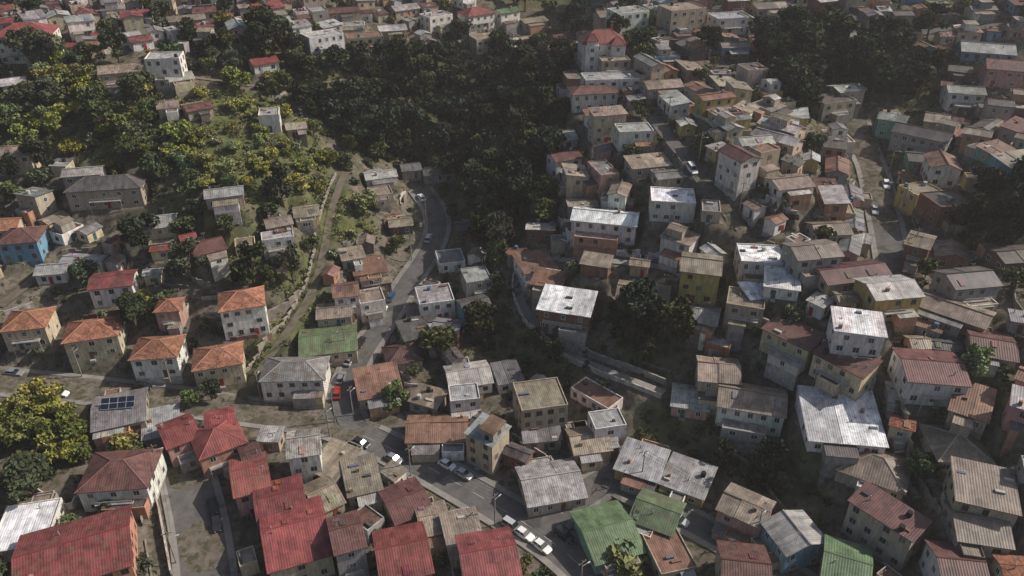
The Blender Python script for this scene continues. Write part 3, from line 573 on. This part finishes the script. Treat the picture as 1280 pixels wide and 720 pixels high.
# -------------- utility poles ---------------
for ri,side,step in ((0,1,14),(1,1,13),(2,-1,15),(4,1,16),(6,1,14),(7,1,14),(5,-1,16)):
    nm,w,q,sw,mk=RD[ri]; t=np.gradient(q[:,:2],axis=0); t/=np.linalg.norm(t,axis=1)[:,None]; prev=None
    for i in range(4,len(q)-2,step):
        pos=q[i,:2]+np.array([-t[i,1],t[i,0]])*side*(w/2+.5); z=q[i,2]; mb=MB(); mb.cyl(0,0,-.5,8.6,.16,.1,CONC,(.25,.23,.21),10); mb.box(-.08,.08,-.9,.9,8.0,8.12,TRIM,(.16,.12,.09))
        for k in (-.8,0,.8): mb.cyl(0,k,8.12,8.3,.05,.04,TRIM,(.5,.5,.5),6)
        mb.box(-.03,.03,0,1.6,7.0,7.06,TRIM,(.4,.4,.4)); mb.box(-.1,.1,1.3,1.9,6.9,7.0,TRIM,(.55,.55,.55))
        yw=math.atan2(t[i,1],t[i,0]); mb.obj('utility_pole',(pos[0],pos[1],z),yw)
        cur=[(pos[0]-math.sin(yw)*k,pos[1]+math.cos(yw)*k,z+8.3) for k in (-.8,0,.8)]
        if prev:
            cu=bpy.data.curves.new('power_line','CURVE'); cu.dimensions='3D'; cu.bevel_depth=.022
            for a,b_ in zip(prev,cur):
                s_=cu.splines.new('POLY'); s_.points.add(8)
                for k in range(9): f=k/8; s_.points[k].co=(a[0]+(b_[0]-a[0])*f,a[1]+(b_[1]-a[1])*f,a[2]+(b_[2]-a[2])*f-4*.5*f*(1-f),1)
            ob=bpy.data.objects.new('power_line',cu); bpy.context.scene.collection.objects.link(ob)
            mm=bpy.data.materials.get('cable') or bpy.data.materials.new('cable'); mm.use_nodes=True; mm.node_tree.nodes['Principled BSDF'].inputs['Base Color'].default_value=(.03,.03,.03,1); cu.materials.append(mm)
        prev=cur
# -------------- vegetation -------------------
m,nt,b=nodes('foliage'); ob=nt.nodes.new('ShaderNodeObjectInfo'); v=N(nt,'ShaderNodeVectorMath',operation='MULTIPLY'); nt.links.new(attr(nt),v.inputs[0]); nt.links.new(ob.outputs['Color'],v.inputs[1])
nt.links.new(v.outputs[0],b.inputs['Base Color']); b.inputs['Roughness'].default_value=.9; MF=m
mbk,nt,b=nodes('bark'); b.inputs['Base Color'].default_value=(.09,.07,.05,1); b.inputs['Roughness'].default_value=.95
def leaves(cen,rad,n,size,rng):
    d=rng.normal(size=(n,3)); d/=np.linalg.norm(d,axis=1)[:,None]; r=rng.uniform(.45,1.08,n)**.6; c=cen+d*r[:,None]*rad
    a=rng.normal(size=(n,3)); a/=np.linalg.norm(a,axis=1)[:,None]; bb=np.cross(a,rng.normal(size=(n,3))); bb/=np.linalg.norm(bb,axis=1)[:,None]
    s=size*rng.uniform(.6,1.4,n)[:,None]; V=np.stack([c-a*s,c+bb*s*.6,c+a*s,c-bb*s*.6],1).reshape(-1,3)
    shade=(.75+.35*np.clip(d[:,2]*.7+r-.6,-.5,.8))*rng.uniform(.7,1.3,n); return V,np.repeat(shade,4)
def tree_proto(name,H,Rr,nl,per,size,trunk,seed,flat=1.0):
    rng=np.random.default_rng(seed); Vs=[];Cs=[]; limbs=[((0,0,-.8),(rng.uniform(-.3,.3),rng.uniform(-.3,.3),H*.55),.04*H*.7,.02*H)]
    for k in range(nl):
        a=rng.uniform(0,6.28); rr=Rr*math.sqrt(rng.uniform(0,.75)); z=H*(trunk+(1-trunk)*rng.uniform(.2,.9)); z=z-(rr/Rr)**2*H*.18
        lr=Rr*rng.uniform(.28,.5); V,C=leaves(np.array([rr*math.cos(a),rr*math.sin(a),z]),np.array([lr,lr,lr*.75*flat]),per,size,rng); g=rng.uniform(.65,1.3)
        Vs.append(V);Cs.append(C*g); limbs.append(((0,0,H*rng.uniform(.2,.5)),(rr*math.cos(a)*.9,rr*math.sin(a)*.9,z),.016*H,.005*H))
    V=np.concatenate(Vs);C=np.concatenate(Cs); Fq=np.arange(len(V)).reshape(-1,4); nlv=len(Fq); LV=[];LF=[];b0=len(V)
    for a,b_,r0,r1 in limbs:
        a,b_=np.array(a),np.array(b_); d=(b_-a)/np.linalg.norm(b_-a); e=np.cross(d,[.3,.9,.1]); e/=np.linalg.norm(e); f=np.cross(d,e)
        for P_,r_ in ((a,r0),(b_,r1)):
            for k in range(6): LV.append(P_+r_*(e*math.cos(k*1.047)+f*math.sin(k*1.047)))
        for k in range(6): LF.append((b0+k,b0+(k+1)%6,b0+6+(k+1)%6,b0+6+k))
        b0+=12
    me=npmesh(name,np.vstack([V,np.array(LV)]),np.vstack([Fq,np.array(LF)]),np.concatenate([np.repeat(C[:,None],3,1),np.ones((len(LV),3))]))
    me.materials.append(MF); me.materials.append(mbk); mi=np.zeros(len(me.polygons),dtype=np.int32); mi[nlv:]=1; me.polygons.foreach_set('material_index',mi); return me
PR={'d':[tree_proto('eucalyptus',11,3.8,14,105,.46,.3,s) for s in (1,2,3,4)],'m':[tree_proto('leafy',6.5,3.0,12,95,.4,.22,s) for s in (5,6,7)],'y':[tree_proto('acacia',5.5,3.0,13,90,.38,.22,s,.8) for s in (8,9,10)],'s':[tree_proto('shrub',2.6,1.8,8,60,.3,.1,s) for s in (11,12,13)]}
TN=dict(d='eucalyptus_tree',m='leafy_tree',y='acacia_tree',s='garden_shrub')
TC=dict(d=(.06,.07,.036),m=(.095,.112,.048),y=(.2,.2,.05),s=(.10,.106,.052))
RA=np.array([r[:5] for r in RECT])
def inrect(x,y,g):
    dx,dy=x-RA[:,0],y-RA[:,1]; c,s=np.cos(RA[:,2]),np.sin(RA[:,2]); return bool(((np.abs(dx*c+dy*s)<RA[:,3]/2+g)&(np.abs(-dx*s+dy*c)<RA[:,4]/2+g)).any())
TP=[]
def tree(x,y,k,sc,tint=1.0):
    o=bpy.data.objects.new(TN[k],R.choice(PR[k])); o.location=(x,y,h(x,y)-.1); s=sc*R.uniform(.7,1.3); o.scale=(s*R.uniform(.85,1.15),s*R.uniform(.85,1.15),s*R.uniform(.85,1.15)); o.rotation_euler=(R.uniform(-.06,.06),R.uniform(-.06,.06),R.uniform(0,6.28))
    if k=='y': tint=1+(tint-1)*.3
    f=R.uniform(.7,1.4)*tint; c=TC[k]; o.color=(c[0]*f*R.uniform(.85,1.15),c[1]*f,c[2]*f*R.uniform(.8,1.3),1); bpy.context.scene.collection.objects.link(o); TP.append((x,y))
for u,v,k,s in [(650,190,'y',1.7),(655,168,'m',1.6),(792,420,'d',1.25),(838,445,'d',1.2),(815,430,'d',1.1),(548,450,'m',1.1),(975,612,'m',1.0),(780,708,'s',2.0),(495,508,'m',.8),(40,560,'y',1.5),(75,565,'y',1.3),(15,545,'y',1.4),(100,575,'y',.9),(70,118,'y',1.5),(110,125,'y',1.3),(130,150,'m',1.3),(530,130,'d',1.4),(560,120,'d',1.3),(650,120,'d',1.5),(620,110,'d',1.3),(455,180,'d',1.4),(480,190,'d',1.3),(430,160,'d',1.3),(720,195,'s',1.2),(1025,308,'m',.7),(885,75,'d',1.1),(55,235,'m',1.0),(225,180,'y',1.3),(185,200,'y',1.1),(410,210,'y',1.0),(300,110,'y',1.3),(340,105,'y',1.2),(625,330,'m',1.0),(90,200,'y',1.0),(10,140,'y',1.3),(265,500,'d',.55),(240,508,'m',.8),(620,370,'d',.9),(600,430,'d',.8),(20,610,'y',.8)]:
    x,y,_=hit(u,v); tree(x,y,k,s,1.1 if k!='d' else .8)
for vi,(pg,dn,ks,tn) in enumerate(VEG):
    a,b_=pg.min(0),pg.max(0)
    for _ in range(int((b_[0]-a[0])*(b_[1]-a[1])*dn*1.6)):
        x,y=R.uniform(a[0],b_[0]),R.uniform(a[1],b_[1])
        if inpoly(x,y,pg) and roaddist(x,y)>1.5 and not inrect(x,y,1.6): tree(x,y,R.choice(ks),.75 if vi in (1,3,6,7) else 1.0,tn)
for _ in range(3600):
    x,y=R.uniform(-200,200),R.uniform(85,330)
    if inveg(x,y) or roaddist(x,y)<.8 or inrect(x,y,.9): continue
    far=y>255 or x<-60
    k=R.choice('ssmdymd' if far else 'ssssm'); 
    if k in 'dmy' and inrect(x,y,1.7): continue
    tree(x,y,k,.9 if far else .7,1.0)
for _ in range(900):
    x,y=R.uniform(-330,330),R.uniform(325,600)
    if y<420 and abs(x)<250: tree(x,y,R.choice('dm'),1.1)
# scrub cover: one mesh
rng=np.random.default_rng(5); Vs=[];Cs=[]
for pg,dn,ks,tn in VEG:
    a,b_=pg.min(0),pg.max(0)
    for _ in range(int((b_[0]-a[0])*(b_[1]-a[1])*.26)):
        x,y=R.uniform(a[0],b_[0]),R.uniform(a[1],b_[1])
        if inpoly(x,y,pg) and roaddist(x,y)>.5 and not inrect(x,y,.4):
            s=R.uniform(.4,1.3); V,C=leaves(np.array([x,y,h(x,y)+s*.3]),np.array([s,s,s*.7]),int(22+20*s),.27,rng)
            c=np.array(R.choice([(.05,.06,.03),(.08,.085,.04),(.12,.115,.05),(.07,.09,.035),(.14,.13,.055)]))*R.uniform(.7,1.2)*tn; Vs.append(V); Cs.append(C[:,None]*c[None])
for _ in range(7000):
    x,y=R.uniform(-190,190),R.uniform(90,330)
    if not inveg(x,y) and roaddist(x,y)>.3 and not inrect(x,y,.2):
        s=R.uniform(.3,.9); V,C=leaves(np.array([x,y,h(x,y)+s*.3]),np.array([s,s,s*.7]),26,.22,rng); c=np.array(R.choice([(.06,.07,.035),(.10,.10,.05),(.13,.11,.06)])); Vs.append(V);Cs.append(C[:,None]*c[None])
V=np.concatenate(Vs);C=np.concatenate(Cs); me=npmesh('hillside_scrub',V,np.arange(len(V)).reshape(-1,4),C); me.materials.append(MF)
o=bpy.data.objects.new('hillside_scrub',me); bpy.context.scene.collection.objects.link(o)
# matte materials use a plain diffuse shader (same look, faster)
for m in bpy.data.materials:
    nt=m.node_tree
    if not nt or 'Principled BSDF' not in nt.nodes: continue
    b=nt.nodes['Principled BSDF']
    if b.inputs['Roughness'].default_value<.8: continue
    df=nt.nodes.new('ShaderNodeBsdfDiffuse'); i=b.inputs['Base Color']
    if i.is_linked: nt.links.new(i.links[0].from_socket,df.inputs[0])
    else: df.inputs[0].default_value=i.default_value
    nt.links.new(df.outputs[0],nt.nodes['Material Output'].inputs[0]); nt.nodes.remove(b)
# ---------------- haze ----------------------
mb=MB(); mb.box(-700,700,-60,1100,-60,112,0,(1,1,1)); m=bpy.data.materials.new('haze'); m.use_nodes=True; nt=m.node_tree; nt.nodes.clear()
vs=nt.nodes.new('ShaderNodeVolumeScatter'); vs.inputs['Color'].default_value=(1,.97,.95,1); vs.inputs['Density'].default_value=.00019; vs.inputs['Anisotropy'].default_value=.2
mo=nt.nodes.new('ShaderNodeOutputMaterial'); nt.links.new(vs.outputs[0],mo.inputs['Volume']); mb.m=[0]*len(mb.m); mb.obj('atmospheric_haze',mats=[m])
# ---------------- light ---------------------
az=math.radians(12); el=math.radians(40)
d=(math.cos(el)*math.cos(az),math.cos(el)*math.sin(az),math.sin(el))
w=bpy.data.worlds.new("World"); bpy.context.scene.world=w; w.use_nodes=True; nt=w.node_tree; sk=nt.nodes.new('ShaderNodeTexSky'); sk.sky_type='NISHITA'; sk.sun_disc=False; sk.sun_elevation=el; sk.sun_rotation=math.pi/2-az; sk.dust_density=3
nt.links.new(sk.outputs[0],nt.nodes['Background'].inputs[0]); nt.nodes['Background'].inputs[1].default_value=.095
from mathutils import Vector
l=bpy.data.lights.new('sun','SUN'); l.energy=4.9; l.angle=math.radians(.5); l.color=(1,.93,.85); lo=bpy.data.objects.new('sun',l); lo.rotation_euler=Vector(d).to_track_quat('Z','Y').to_euler(); bpy.context.scene.collection.objects.link(lo)
cam=bpy.data.cameras.new('camera'); cam.lens=36*F/1280; cam.sensor_width=36; cam.clip_end=20000; co=bpy.data.objects.new('camera',cam); co.location=(0,0,CZ); co.rotation_euler=(math.pi/2-P,0,0); bpy.context.scene.collection.objects.link(co); bpy.context.scene.camera=co
s=bpy.context.scene; s.view_settings.view_transform='Standard'; s.view_settings.look='None'; s.view_settings.exposure=0
